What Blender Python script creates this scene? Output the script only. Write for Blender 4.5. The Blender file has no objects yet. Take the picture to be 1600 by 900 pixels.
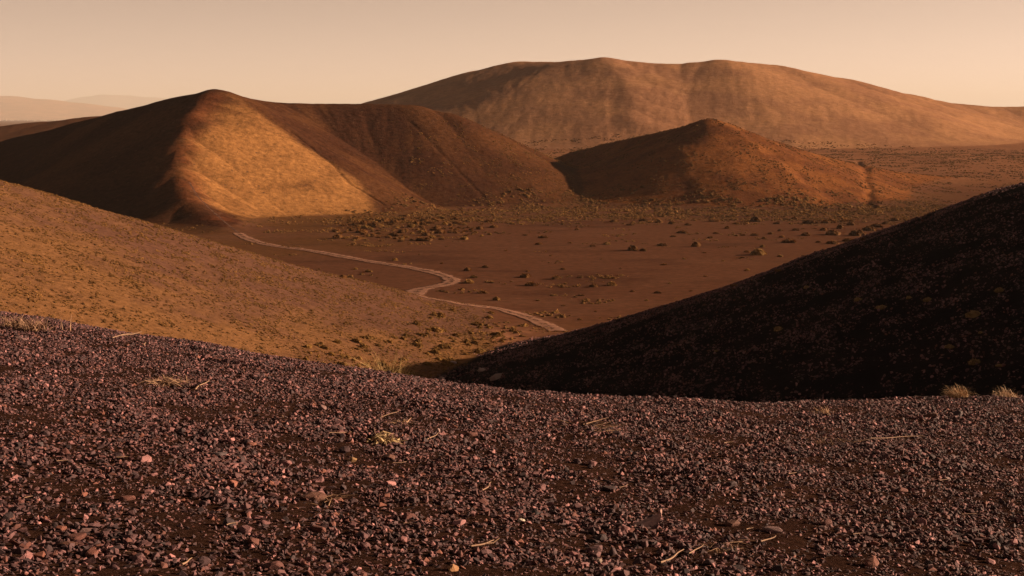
import bpy, bmesh, math, random
import numpy as np
from mathutils import Vector, Matrix, Euler

R = math.radians
scene = bpy.context.scene
col = scene.collection
random.seed(7)
rng = np.random.default_rng(7)

# ------------------------------------------------------------------ camera
FPX = 2222.0                      # focal length in pixels of a 1600 px wide frame
PITCH = R(6.8)
EYE = 30.0                        # eye height above the valley floor
cam_d = bpy.data.cameras.new('camera')
cam_d.sensor_width = 36.0
cam_d.lens = 36.0 * FPX / 1600.0
cam_d.clip_start = 0.1
cam_d.clip_end = 200000.0
cam = bpy.data.objects.new('camera', cam_d)
cam.location = (0, 0, EYE)
cam.rotation_euler = (R(90) - PITCH, 0, 0)
col.objects.link(cam)
scene.camera = cam

# ------------------------------------------------------------------ sky, sun, exposure
SUN_EL, SUN_AZ = R(15.0), R(80.0)          # azimuth: 0 = away from camera (+Y), 90 = right (+X)
world = bpy.data.worlds.new('World')
scene.world = world
world.use_nodes = True
wn, wl = world.node_tree.nodes, world.node_tree.links
wn.clear()
sky = wn.new('ShaderNodeTexSky')
sky.sky_type = 'NISHITA'
sky.sun_disc = False
sky.sun_elevation = SUN_EL
sky.sun_rotation = SUN_AZ
sky.altitude = 300
sky.air_density = 0.25
sky.dust_density = 0.5
sky.ozone_density = 1.0
bw = wn.new('ShaderNodeRGBToBW')
tint = wn.new('ShaderNodeVectorMath'); tint.operation = 'SCALE'
tint.inputs[0].default_value = (1.18, 0.855, 0.69)
bg = wn.new('ShaderNodeBackground'); bg.inputs[1].default_value = 0.062
wo = wn.new('ShaderNodeOutputWorld')
pw = wn.new('ShaderNodeMath'); pw.operation = 'POWER'; pw.inputs[1].default_value = 1.0
wl.new(sky.outputs[0], bw.inputs[0]); wl.new(bw.outputs[0], pw.inputs[0]); wl.new(pw.outputs[0], tint.inputs['Scale'])
wl.new(tint.outputs[0], bg.inputs[0]); wl.new(bg.outputs[0], wo.inputs[0])

sun_d = bpy.data.lights.new('sun', 'SUN')
sun_d.energy = 5.0
sun_d.angle = R(0.6)
sun_d.color = (1.0, 0.71, 0.46)
sun = bpy.data.objects.new('sun', sun_d)
sdir = Vector((math.sin(SUN_AZ) * math.cos(SUN_EL), math.cos(SUN_AZ) * math.cos(SUN_EL), math.sin(SUN_EL)))
sun.rotation_euler = sdir.to_track_quat('Z', 'Y').to_euler()
sun.location = (200, 0, 120)
col.objects.link(sun)

scene.view_settings.view_transform = 'Standard'
scene.view_settings.look = 'None'
scene.view_settings.exposure = 1.70
scene.view_settings.gamma = 1.0
scene.render.resolution_x, scene.render.resolution_y = 1024, 576
scene.cycles.volume_bounces = 1
scene.cycles.max_bounces = 6
scene.cycles.diffuse_bounces = 3

# ------------------------------------------------------------------ small helpers
def sight(px, py, d):
    """World point on the line of sight through a photo pixel, at forward distance d."""
    u = (np.asarray(px, float) - 800) / FPX
    v = (450 - np.asarray(py, float)) / FPX
    cy = math.cos(PITCH) + v * math.sin(PITCH)
    cz = -math.sin(PITCH) + v * math.cos(PITCH)
    k = d / cy
    return np.stack([u * k, np.broadcast_to(np.asarray(d, float), np.shape(u * k)), EYE + cz * k], -1)

def tag(o, label=None, cat=None, group=None, kind=None):
    if label: o['label'] = label
    if cat: o['category'] = cat
    if group: o['group'] = group
    if kind: o['kind'] = kind
    return o

def smooth(a, b, x):
    t = np.clip((x - a) / (b - a), 0, 1)
    return t * t * (3 - 2 * t)

def softplus(x, w):
    return w * np.logaddexp(0, x / w)

def smax(a, b, k):
    return k * np.logaddexp(a / k, b / k)

def _hash(ix, iy, s):
    h = (ix.astype(np.int64) * 374761393 + iy.astype(np.int64) * 668265263 + s * 1442695041) & 0xffffffff
    h = ((h ^ (h >> 13)) * 1274126177) & 0xffffffff
    h = (h ^ (h >> 16)) & 0xffffffff
    return h

def noise(x, y, s=0):
    """2D gradient noise, about -0.7..0.7"""
    ix, iy = np.floor(x), np.floor(y)
    fx, fy = x - ix, y - iy
    ux, uy = fx * fx * fx * (fx * (fx * 6 - 15) + 10), fy * fy * fy * (fy * (fy * 6 - 15) + 10)
    def g(ox, oy):
        a = _hash(ix + ox, iy + oy, s) * (2 * math.pi / 4294967296.0)
        return np.cos(a) * (fx - ox) + np.sin(a) * (fy - oy)
    a = g(0, 0) * (1 - ux) + g(1, 0) * ux
    b = g(0, 1) * (1 - ux) + g(1, 1) * ux
    return a * (1 - uy) + b * uy

def fbm(x, y, o=4, s=0, gain=0.5):
    r, a, f = 0, 1.0, 1.0
    for i in range(o):
        r = r + a * noise(x * f + 17.3 * i, y * f - 9.1 * i, s + i)
        a *= gain; f *= 2.03
    return r

# ------------------------------------------------------------------ terrain heights
def ridge(x, y, pts, sl, sr, r=6.0):
    """Height of a hill that falls away on both sides of a crest line: pts (x,y,z);
    sl / sr: slope left / right of the direction of travel. Also gives along-crest and away coordinates."""
    pts = np.asarray(pts, float)
    best = np.full(x.shape, -1e9); bt = np.zeros(x.shape); bd = np.zeros(x.shape)
    acc = 0.0
    for a, b in zip(pts[:-1], pts[1:]):
        ab = b[:2] - a[:2]; L = math.hypot(*ab)
        t = np.clip(((x - a[0]) * ab[0] + (y - a[1]) * ab[1]) / (L * L), 0, 1)
        dx, dy = x - (a[0] + t * ab[0]), y - (a[1] + t * ab[1])
        d = np.hypot(dx, dy)
        side = (ab[0] * dy - ab[1] * dx) / L
        w = 0.5 + 0.5 * np.clip(side / (d + 1e-6), -1, 1)
        s = sr + (sl - sr) * w
        z = a[2] + t * (b[2] - a[2]) - s * (np.sqrt(d * d + r * r) - r)
        m = z > best
        best = np.where(m, z, best); bt = np.where(m, acc + t * L, bt); bd = np.where(m, d, bd)
        acc += L
    return best, bt, bd

def S(*rows):
    return np.array([sight(*r) for r in rows])

CR_LEFT = S((330, 141, 500), (260, 156, 524), (200, 173, 546), (100, 198, 590), (0, 222, 640), (-220, 275, 720))
CR_ARM = S((330, 141, 500), (300, 175, 478), (280, 215, 456), (274, 262, 432), (292, 310, 408), (330, 348, 388), (352, 372, 372))
CR_RIM = S((345, 143, 505), (385, 154, 516), (430, 160, 530), (490, 162, 538), (560, 162, 543), (640, 164, 545),
           (690, 176, 544), (740, 197, 546), (800, 224, 552), (845, 248, 560))
CN_LEFT = S((1108, 189, 540), (1050, 203, 560), (1000, 214, 578), (950, 224, 594), (900, 236, 608), (850, 252, 618))
CN_RIGHT = S((1108, 189, 540), (1128, 195, 543), (1150, 203, 548), (1200, 219, 562), (1260, 238, 580), (1320, 253, 598), (1400, 269, 618), (1480, 282, 632))
MT_RIDGE = S((430, 205, 1215), (520, 178, 1210), (580, 162, 1205), (620, 151, 1200), (700, 127, 1222), (760, 109, 1212), (815, 96, 1192), (870, 97, 1152),
             (910, 94, 1110), (945, 93, 1100), (985, 97, 1099), (1020, 99, 1099), (1060, 100, 1100), (1090, 97, 1101), (1125, 93, 1102), (1200, 101, 1115),
             (1300, 121, 1140), (1400, 145, 1165), (1480, 161, 1185), (1550, 167, 1200), (1650, 166, 1215), (1800, 150, 1235), (2000, 170, 1260))
MT_ARM = S((948, 98, 1094), (958, 110, 1066), (974, 138, 1018), (990, 168, 974), (1002, 195, 934))
BK_RIDGE = S((-150, 200, 930), (0, 199, 935), (75, 190, 940), (165, 181, 945), (260, 178, 950), (420, 190, 955))

def fg_height(x, y):
    """the gravel slope the camera stands on"""
    px = 800 + FPX * x / np.maximum(y, 3.0)
    yc = np.interp(px, [-900, -300, 0, 400, 800, 1200, 1600, 1900, 2600], [19.5, 19.0, 17.8, 15.4, 13.9, 14.4, 16.9, 18.2, 20.0])
    z = EYE - 1.6 - 0.076 * x - 0.0638 * y
    z = z - 0.36 * softplus(y - yc, 0.9)
    z = z + 0.16 * softplus(y - 60, 6)
    z = z + 0.035 * fbm(x * 0.9, y * 0.9, 3, 3)
    return z

def left_height(x, y):
    z = np.interp(x, [-320, -200, -140, -100, -68, -54, -40, -31, -23, -13, -4, 10, 40, 400], [46, 44, 40, 32, 21.8, 16.6, 11.6, 8.4, 5.7, 2.7, 0.3, -3, -10, -90])
    yb = np.interp(x, [-140, -68, -40, -23, -4], [186, 193, 208, 216, 219])
    z = z - 0.42 * softplus(y - yb - 4, 4.0) - 0.16 * softplus(105 - y, 14)
    z = z + 0.5 * fbm(x / 24, y / 24, 3, 11)
    return z

def right_height(x, y):
    x0 = np.interp(y, [0, 60, 110, 150, 175, 188, 240], [-2, -6, -11, -12, -2.5, 2.5, 6])
    xx = x - x0
    z = np.interp(xx, [-300, -20, -6, 4, 14, 30, 46, 62, 77, 92, 130, 260], [-80, -6.5, -1.6, 1.6, 4.7, 10.0, 15.9, 21.7, 25.6, 25.0, 18.0, 4.0])
    yb = np.interp(x, [-10, 0, 20, 60, 100], [190, 188, 181, 169, 150])
    z = z - 0.42 * softplus(y - yb - 4, 4.0) - 0.02 * softplus(90 - y, 10) * (x > -1e9)
    z = z + 0.35 * fbm(x / 17, y / 17, 3, 23)
    return z

def floor_height(x, y):
    z = 9.0 * smooth(520, 820, y) + 9.0 * smooth(800, 1250, y) * smooth(-250, 50, x)
    z = z + 0.35 * fbm(x / 60, y / 60, 3, 31) * smooth(140, 220, y)
    far = smooth(1300, 2200, y)
    return z * (1 - far) + far * 3.0

def rills(t, d, lt, ld, s):
    """sharp downslope channels, 0 between them, -1 in them"""
    a = 1 - np.abs(noise(t / lt + .8 * noise(t / lt * .7, d / ld * 2.2, s + 5), d / ld, s)) * 3.2
    return -np.clip(a, 0, 1) ** 2

def gully(x, y, pts, width, depth):
    pts = np.asarray(pts, float)
    best = np.full(x.shape, 1e9)
    for a, b in zip(pts[:-1], pts[1:]):
        ab = b - a
        t = np.clip(((x - a[0]) * ab[0] + (y - a[1]) * ab[1]) / (ab @ ab), 0, 1)
        best = np.minimum(best, np.hypot(x - (a[0] + t * ab[0]), y - (a[1] + t * ab[1])))
    return -depth * np.exp(-(best / width) ** 2)

GULLIES = []          # filled below, once the base terrain can be sighted

def heights(x, y, detail=True):
    """returns total height and the id of the landform on top"""
    fl = floor_height(x, y)
    wx = x + 7 * noise(x / 45, y / 45, 51) + 2.0 * noise(x / 13, y / 13, 52)
    wy = y + 7 * noise(x / 45, y / 45, 53) + 2.0 * noise(x / 13, y / 13, 54)
    a, ta, da = ridge(wx * .6 + x * .4, wy * .6 + y * .4, CR_LEFT, .56, .50, 6)
    b, tb, db = ridge(x * .7 + wx * .3, y * .7 + wy * .3, CR_ARM, .46, .54, 3)
    c, tc, dc = ridge(x * .7 + wx * .3, y * .7 + wy * .3, CR_RIM, .50, .47, 6)
    if detail:
        c = c + (.3 * fbm(tc / 9, dc / 70, 3, 61) + .12 * rills(tc, dc, 11, 90, 62) + .16 * rills(tc, dc, 3.6, 40, 66)) * smooth(2, 18, dc)
        b = b + 0.35 * fbm(tb / 5, db / 40, 3, 64) * smooth(2, 10, db)
    crater = smax(smax(a, b, .6), c, .7)
    d_, td, dd = ridge(wx * .5 + x * .5, wy * .5 + y * .5, CN_LEFT, .56, .50, 6)
    f_, tf, df = ridge(wx * .5 + x * .5, wy * .5 + y * .5, CN_RIGHT, .46, .43, 5)
    cone = smax(d_, f_, 1.2)
    wx2 = x + 26 * noise(x / 130, y / 130, 71) + 7 * noise(x / 40, y / 40, 72)
    wy2 = y + 26 * noise(x / 130, y / 130, 73) + 7 * noise(x / 40, y / 40, 74)
    g_, tg, dg = ridge(wx2 * .2 + x * .8, wy2 * .2 + y * .8, MT_RIDGE, .34, .31, 16)
    h_, th, dh = ridge(wx2 * .7 + x * .3, wy2 * .7 + y * .3, MT_ARM, .30, .62, 9)
    if detail:
        g_ = g_ + (1.3 * fbm(x / 80, y / 260, 2, 77) + .10 * rills(x - .25 * (y - 1000), y, 17, 220, 75)) * smooth(4, 60, dg)
        h_ = h_ + (.5 * fbm(x / 50, y / 140, 2, 79) + .45 * rills(x - .2 * (y - 1000), y, 14, 150, 81) + .3 * rills(x - .2 * (y - 1000), y, 7, 90, 85)) * smooth(3, 25, dh)
    mount = smax(g_, h_, 4.0)
    bk, tk, dk = ridge(x, y, BK_RIDGE, .2, .2, 20)
    fg, lf, rt = fg_height(x, y), left_height(x, y), right_height(x, y)
    st = np.stack([fl, fg, rt, lf, crater, cone, mount, bk], 0)
    hid = np.argmax(st - np.array([0, 0, 0, 0, -.5, -.5, -1, 0]).reshape(8, *([1] * (st.ndim - 1))), 0)
    z = smax(smax(smax(fl, crater, 2.2), cone, 2.4), smax(mount, bk, 3), 3.5)
    z = smax(smax(z, lf, 1.3), rt, 0.9)
    z = np.where(y < 70, smax(z, fg, 0.15), smax(z, fg, 1.0))
    if detail:
        for pts, w, dep in GULLIES:
            lo, hi = pts.min(0) - 4 * w, pts.max(0) + 4 * w
            m = (x > lo[0]) & (x < hi[0]) & (y > lo[1]) & (y < hi[1])
            if m.any():
                z[m] += gully(x[m], y[m], pts, w * 1.0, dep)
        hill = smooth(1.0, 6.0, z - fl) * smooth(60, 120, y)
        amp = 0.10 + 0.0009 * y
        z = z + hill * amp * 0.22 * fbm(x / (1.5 + y * .006), y / (1.5 + y * .006), 3, 91)
    return z, hid

def ground_at(px, py, d0=90.0, d1=1500.0):
    """where lines of sight through photo pixels meet the ground"""
    px = np.atleast_1d(np.asarray(px, float)); py = np.atleast_1d(np.asarray(py, float))
    ds = np.geomspace(d0, d1, 420)
    out = np.full(px.shape, np.nan)
    P = np.stack([sight(px, py, d) for d in ds], 0)
    z, _ = heights(P[..., 0].copy(), P[..., 1].copy(), False)
    under = P[..., 2] < z
    k = np.argmax(under, 0)
    ok = under.any(0)
    k0 = np.maximum(k - 1, 0)
    n = np.arange(len(px))
    g0 = P[k0, n, 2] - z[k0, n]; g1 = P[k, n, 2] - z[k, n]
    t = np.clip(g0 / np.where(np.abs(g0 - g1) < 1e-9, 1, g0 - g1), 0, 1)
    d = ds[k0] + t * (ds[k] - ds[k0])
    Q = sight(px, py, d)
    Q[~ok] = np.nan
    return Q

def add_gully(pix, w, dep, d0=300):
    a = np.array(pix, float)
    q = ground_at(a[:, 0], a[:, 1], d0)[:, :2]
    q = q[~np.isnan(q[:, 0])]
    if len(q) > 1:
        L = np.concatenate([[0], np.cumsum(np.hypot(*np.diff(q, axis=0).T))]); t = np.arange(0, L[-1], w * 2.5)
        q = np.stack([np.interp(t, L, q[:, 0]) + 1.6 * w * noise(t / (w * 7), t * 0, len(pix) * 7), np.interp(t, L, q[:, 1])], 1)
        GULLIES.append((q, w, dep))

add_gully([(455, 205), (490, 232), (515, 252), (545, 285), (575, 303), (605, 322)], .6, .4)
add_gully([(640, 190), (690, 240), (735, 285), (770, 318)], .6, .25)
add_gully([(1340, 252), (1352, 275), (1358, 300), (1360, 325)], 1.6, .8)

# ------------------------------------------------------------------ materials
def new_mat(name, rough=0.95, spec=0.15):
    m = bpy.data.materials.new(name); m.use_nodes = True
    nt = m.node_tree
    b = nt.nodes['Principled BSDF']
    b.inputs['Roughness'].default_value = rough
    b.inputs['Specular IOR Level'].default_value = spec
    return m, nt, b

def terrain_mat(name, scale, contrast=0.45, bump=0.5, bump_dist=0.1, speck=None, speck_amt=0.5, speck_scale=1.0):
    """albedo from the ground's own mineral colour (attribute), broken up by grain, with relief"""
    m, nt, b = new_mat(name, 1.0, 0.0)
    N, L = nt.nodes, nt.links
    at = N.new('ShaderNodeAttribute'); at.attribute_name = 'mineral'
    tc = N.new('ShaderNodeTexCoord')
    n1 = N.new('ShaderNodeTexNoise'); n1.inputs['Scale'].default_value = scale; n1.inputs['Detail'].default_value = 6; n1.inputs['Roughness'].default_value = .68
    L.new(tc.outputs['Object'], n1.inputs['Vector'])
    mr = N.new('ShaderNodeMapRange'); mr.inputs[1].default_value = .3; mr.inputs[2].default_value = .7
    mr.inputs[3].default_value = 1 - contrast; mr.inputs[4].default_value = 1 + contrast
    L.new(n1.outputs[0], mr.inputs[0])
    mul = N.new('ShaderNodeVectorMath'); mul.operation = 'SCALE'
    L.new(at.outputs['Color'], mul.inputs[0]); L.new(mr.outputs[0], mul.inputs['Scale'])
    out = mul.outputs[0]
    if speck:
        v = N.new('ShaderNodeTexVoronoi'); v.inputs['Scale'].default_value = speck_scale
        L.new(tc.outputs['Object'], v.inputs['Vector'])
        cr = N.new('ShaderNodeMapRange'); cr.inputs[1].default_value = .12; cr.inputs[2].default_value = .22
        cr.inputs[3].default_value = 1; cr.inputs[4].default_value = 0
        L.new(v.outputs['Distance'], cr.inputs[0])
        sp = N.new('ShaderNodeSeparateColor'); L.new(v.outputs['Color'], sp.inputs[0])
        gt = N.new('ShaderNodeMath'); gt.operation = 'GREATER_THAN'; gt.inputs[1].default_value = 1 - speck_amt
        L.new(sp.outputs[0], gt.inputs[0])
        mm = N.new('ShaderNodeMath'); mm.operation = 'MULTIPLY'; L.new(gt.outputs[0], mm.inputs[0]); L.new(cr.outputs[0], mm.inputs[1])
        mx = N.new('ShaderNodeMix'); mx.data_type = 'RGBA'; L.new(mm.outputs[0], mx.inputs[0])
        L.new(out, mx.inputs[6]); mx.inputs[7].default_value = (*speck, 1)
        out = mx.outputs[2]
    L.new(out, b.inputs['Base Color'])
    n2 = N.new('ShaderNodeTexNoise'); n2.inputs['Scale'].default_value = scale * .8; n2.inputs['Detail'].default_value = 8; n2.inputs['Roughness'].default_value = .72
    L.new(tc.outputs['Object'], n2.inputs['Vector'])
    bp = N.new('ShaderNodeBump'); bp.inputs['Strength'].default_value = bump; bp.inputs['Distance'].default_value = bump_dist
    L.new(n2.outputs[0], bp.inputs['Height']); L.new(bp.outputs[0], b.inputs['Normal'])
    return m

# ------------------------------------------------------------------ terrain mesh
az = np.concatenate([np.linspace(-50, -23.5, 45, endpoint=False), np.linspace(-23.5, 23.5, 640, endpoint=False), np.linspace(23.5, 58, 60)])
rad = np.concatenate([np.arange(2.5, 22, .22), np.arange(22, 90, 1.1), np.arange(90, 225, .55), np.arange(225, 385, .9),
                      np.arange(385, 570, .55), np.arange(570, 860, 3.0), np.arange(860, 1220, 1.7), np.geomspace(1220, 1500, 25)])
TA, RD = np.meshgrid(np.tan(np.radians(az)), rad)
GX, GY = TA * RD, RD.copy()
GZ, GID = heights(GX, GY)
print('terrain grid', GX.shape)

gzx = np.zeros((*GX.shape, 3))
tu = np.gradient(np.stack([GX, GY, GZ], -1), axis=1); tv = np.gradient(np.stack([GX, GY, GZ], -1), axis=0)
nrm = np.cross(tu, tv); nrm /= np.linalg.norm(nrm, axis=-1, keepdims=True)

def lerp(a, b, t):
    return a + (np.asarray(b) - a) * t[..., None]

def mineral_colour(X, Y, Z, ID, NR):
    n1 = fbm(X / 40, Y / 40, 4, 101); n2 = fbm(X / 9, Y / 9, 3, 105); n3 = fbm(X / 150, Y / 150, 3, 109)
    c = np.zeros((*X.shape, 3))
    c[:] = (.142, .080, .062)                                            # valley: brown clay
    px = 800 + FPX * X / np.maximum(Y, 1)
    sandy = smooth(-.25, .5, n1 + .5 * n2 + smooth(-10, -60, X) * .5)
    c = lerp(c, (.14, .083, .045), np.clip(sandy * .8 * smooth(230, 170, Y) + sandy * .8 * smooth(300, 345, Y) * smooth(-5, -40, X) + .6 * sandy * smooth(380, 430, Y), 0, 1))
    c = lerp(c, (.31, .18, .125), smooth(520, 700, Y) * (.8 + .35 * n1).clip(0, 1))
    silt = smooth(.05, .5, fbm(X / 55 + 3, Y / 22, 4, 131)) * smooth(600, 500, Y)
    c = lerp(c, (.17, .102, .078), .5 * silt)
    c = lerp(c, (.075, .042, .036), .55 * smooth(.1, .5, fbm(X / 40 - 9, Y / 18, 4, 137)) * smooth(600, 500, Y))
    patch = np.exp(-((X - 0) / 9) ** 2 - ((Y - 189) / 9) ** 2) + np.exp(-((X + 5) / 5) ** 2 - ((Y - 178) / 8) ** 2)
    c = lerp(c, (.34, .20, .15), np.clip(patch * (.8 + .9 * n2), 0, .9))
    c = lerp(c, (.16, .095, .055), .7 * np.exp(-((X + 52) / 12) ** 2 - ((Y - 318) / 16) ** 2))
    m = ID == 1                                                          # gravel ground underfoot
    c[m] = lerp(np.full((m.sum(), 3), (.042, .027, .026)), (.06, .038, .034), smooth(.05, .45, fbm(X[m] / 1.1, Y[m] / .7, 3, 201)))
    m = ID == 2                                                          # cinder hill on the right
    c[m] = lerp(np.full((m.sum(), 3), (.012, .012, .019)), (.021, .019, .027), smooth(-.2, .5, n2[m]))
    m = ID == 3                                                          # left hillside: ochre sand with purplish cinder
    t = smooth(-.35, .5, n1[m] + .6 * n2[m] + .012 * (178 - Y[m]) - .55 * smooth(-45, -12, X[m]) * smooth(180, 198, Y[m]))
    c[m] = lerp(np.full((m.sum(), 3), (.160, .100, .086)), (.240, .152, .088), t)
    m = ID == 4                                                          # crater hill
    x, y = X[m], Y[m]
    _, tb, db = ridge(x, y, CR_ARM, .46, .54, 3)
    _, tc_, dc_ = ridge(x, y, CR_RIM, .50, .47, 6)
    st = fbm(tb / 3.2, db / 22, 3, 141); st2 = fbm(tc_ / 4.5, dc_ / 40, 3, 143)
    base = lerp(np.full((m.sum(), 3), (.070, .036, .026)), (.115, .062, .036), smooth(-.25, .5, n1[m] + .8 * st2))
    arm = np.array([p[:2] for p in CR_ARM])
    ax = np.interp(y, arm[::-1, 1], arm[::-1, 0])
    rimx = np.interp(y, [425, 455, 464, 480, 492, 502], [-38, -48, -53, -75, -91, -98])
    # ochre sand banked against the inner side of the arm, streaked by brown scree
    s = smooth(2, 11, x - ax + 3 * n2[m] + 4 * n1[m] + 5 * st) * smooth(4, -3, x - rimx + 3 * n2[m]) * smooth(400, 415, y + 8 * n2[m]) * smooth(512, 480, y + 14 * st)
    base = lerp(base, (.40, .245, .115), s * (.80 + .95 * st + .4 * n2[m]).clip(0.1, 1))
    s2 = smooth(10, 0, np.abs(x - ax - 3)) * smooth(.0, .4, n2[m] + .2)
    base = lerp(base, (.17, .070, .040), s2 * .6)
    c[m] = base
    m = ID == 5                                                          # small cone
    t = smooth(-.4, .4, n1[m] + n2[m])
    c[m] = lerp(np.full((m.sum(), 3), (.165, .080, .046)), (.245, .122, .058), t)
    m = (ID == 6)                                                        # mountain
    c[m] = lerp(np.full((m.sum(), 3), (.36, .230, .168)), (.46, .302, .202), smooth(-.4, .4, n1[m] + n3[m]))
    m = (ID == 7)
    c[m] = (.13, .07, .045)
    c = c * np.array([.54, .405, .31])
    return np.clip(c, 0.004, 1)

GC = mineral_colour(GX, GY, GZ, GID, nrm)
# soften the colour change where two landforms meet
for _ in range(3):
    GC[1:-1, 1:-1] = (GC[1:-1, 1:-1] * 2 + GC[:-2, 1:-1] + GC[2:, 1:-1] + GC[1:-1, :-2] + GC[1:-1, 2:]) / 6

def mesh_from(name, V, F, mats, colours=None, normals=None, alpha=None, matidx=None, smooth_shade=True):
    me = bpy.data.meshes.new(name)
    nv, nf, k = len(V), len(F), F.shape[1]
    me.vertices.add(nv); me.vertices.foreach_set('co', np.ascontiguousarray(V, np.float32).ravel())
    me.loops.add(nf * k); me.loops.foreach_set('vertex_index', np.ascontiguousarray(F, np.int32).ravel())
    me.polygons.add(nf); me.polygons.foreach_set('loop_start', np.arange(0, nf * k, k, dtype=np.int32))
    me.polygons.foreach_set('loop_total', np.full(nf, k, np.int32))
    me.polygons.foreach_set('use_smooth', np.full(nf, smooth_shade))
    if matidx is not None: me.polygons.foreach_set('material_index', np.ascontiguousarray(matidx, np.int32))
    me.update(calc_edges=True)
    if colours is not None:
        ca = me.color_attributes.new('mineral', 'FLOAT_COLOR', 'POINT')
        ca.data.foreach_set('color', np.concatenate([colours, np.ones((nv, 1)) if alpha is None else alpha.reshape(-1, 1)], 1).astype(np.float32).ravel())
    if normals is not None:
        me.normals_split_custom_set_from_vertices(normals.astype(np.float32))
    for m in (mats if isinstance(mats, (list, tuple)) else [mats]): me.materials.append(m)
    return me

def link(name, me, parent=None, loc=None):
    o = bpy.data.objects.new(name, me); col.objects.link(o)
    if parent: o.parent = parent
    if loc is not None: o.location = loc
    return o

LAND = [('valley_floor', 'flat brown valley floor crossed by a dirt track', terrain_mat('valley_clay', .55, .28, .35, .10)),
        ('gravel_slope', 'gravel slope of dark pinkish cinders in the foreground', terrain_mat('cinder_ground', 30, .6, 1.0, .03, (.10, .062, .062), .5, 75)),
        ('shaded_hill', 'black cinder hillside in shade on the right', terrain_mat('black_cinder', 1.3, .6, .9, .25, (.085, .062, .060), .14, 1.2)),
        ('ochre_hillside', 'ochre hillside with small tufts at the left', terrain_mat('ochre_cinder', 1.1, .38, .9, .25)),
        ('crater_hill', 'breached crater hill with a bank of ochre sand', terrain_mat('crater_soil', .6, .45, 1.0, .40, (.085, .042, .026), .12, .45)),
        ('cone_hill', 'small rust coloured cone with a dark left face', terrain_mat('cone_soil', .7, .35, .9, .40)),
        ('mountain', 'broad hazy rounded mountain behind the valley', terrain_mat('mountain_soil', .22, .22, .6, .9)),
        ('low_ridge', 'low brown ridge behind the crater hill at far left', terrain_mat('ridge_soil', .2, .22, .4, .5))]

nr, nc = GX.shape
idx = np.arange(nr * nc).reshape(nr, nc)
quads = np.stack([idx[:-1, :-1], idx[:-1, 1:], idx[1:, 1:], idx[1:, :-1]], -1).reshape(-1, 4)
qid = GID[:-1, :-1].reshape(-1)
AV = np.stack([GX, GY, GZ], -1).reshape(-1, 3); AN = nrm.reshape(-1, 3); AC = GC.reshape(-1, 3)
for k, (nm, lab, mat) in enumerate(LAND):
    f = quads[qid == k]
    if not len(f): continue
    u, inv = np.unique(f, return_inverse=True)
    me = mesh_from(nm, AV[u], inv.reshape(-1, 4), mat, AC[u], AN[u])
    tag(link(nm, me), lab, kind='structure')

# far plain, distant hills and range
def strip(name, label, xs, ys, fn, colour, mat):
    X, Y = np.meshgrid(xs, ys); Z = fn(X, Y)
    r, c = X.shape; ix = np.arange(r * c).reshape(r, c)
    F = np.stack([ix[:-1, :-1], ix[:-1, 1:], ix[1:, 1:], ix[1:, :-1]], -1).reshape(-1, 4)
    V = np.stack([X, Y, Z], -1).reshape(-1, 3)
    C = np.tile(np.array(colour), (len(V), 1)) * (1 + .35 * fbm(V[:, 0] / 300, V[:, 1] / 300, 3, 5))[:, None]
    return tag(link(name, mesh_from(name, V, F, mat, C.clip(.01, 1))), label, kind='structure')

FARMAT = terrain_mat('far_soil', .012, .2, .3, 3)
strip('plain', 'wide hazy plain beyond the hills', np.linspace(-56000, 56000, 200), np.geomspace(1480, 76000, 110),
      lambda X, Y: 2.0 + 1.5 * fbm(X / 500, Y / 500, 2, 4) - 3 * smooth(1600, 1480, Y), (.13, .06, .032), FARMAT)
FAR1 = S((-500, 152, 30000), (-250, 142, 30000), (0, 151, 30000), (40, 154, 30000), (80, 161, 30000), (110, 172, 29600), (140, 184, 29200))
strip('distant_hill', 'hazy orange hill at the far left', np.linspace(-24000, -6000, 140), np.linspace(23000, 37000, 110),
      lambda X, Y: np.maximum(-5, smax(ridge(X, Y, FAR1, .16, .11, 560)[0] + 32 * fbm(X / 900, Y / 900, 4, 8), 2.0 + 0 * X, 10)), (.26, .12, .055), FARMAT)
FAR2 = S((-300, 160, 56000), (0, 167, 56000), (60, 166, 56000), (90, 162, 56000), (115, 156, 56000), (138, 149, 55600), (158, 146, 55600), (168, 151, 55600), (178, 148, 55800), (215, 150, 56000), (255, 153, 56000), (300, 158, 56400), (420, 166, 57000), (600, 176, 57600))
strip('distant_mountain_range', 'pale flat topped mountains fading into the haze', np.linspace(-46000, 10000, 260), np.linspace(46000, 64000, 110),
      lambda X, Y: np.maximum(-6, smax(ridge(X, Y, FAR2, .3, .26, 190)[0] + 75 * fbm(X / 1000, Y / 1000, 4, 9) - 17, 2.0 + 0 * X, 10)), (.18, .10, .065), FARMAT)

# haze
def box_mesh(name, lo, hi):
    bm = bmesh.new(); bmesh.ops.create_cube(bm, size=1)
    for v in bm.verts:
        v.co = Vector([lo[i] + (v.co[i] + .5) * (hi[i] - lo[i]) for i in range(3)])
    me = bpy.data.meshes.new(name); bm.to_mesh(me); bm.free(); return me
hz = bpy.data.materials.new('haze'); hz.use_nodes = True
hz.node_tree.nodes.clear()
pv = hz.node_tree.nodes.new('ShaderNodeVolumePrincipled'); ho = hz.node_tree.nodes.new('ShaderNodeOutputMaterial')
pv.inputs['Color'].default_value = (.56, .545, .53, 1); pv.inputs['Density'].default_value = .000034; pv.inputs['Anisotropy'].default_value = 0.1
hz.node_tree.links.new(pv.outputs[0], ho.inputs['Volume'])
hme = box_mesh('haze', (-57000, -300, -110), (57000, 77000, 1250)); hme.materials.append(hz)
haze = tag(link('haze', hme), 'thin warm dust haze filling the valley air', kind='stuff')

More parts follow.
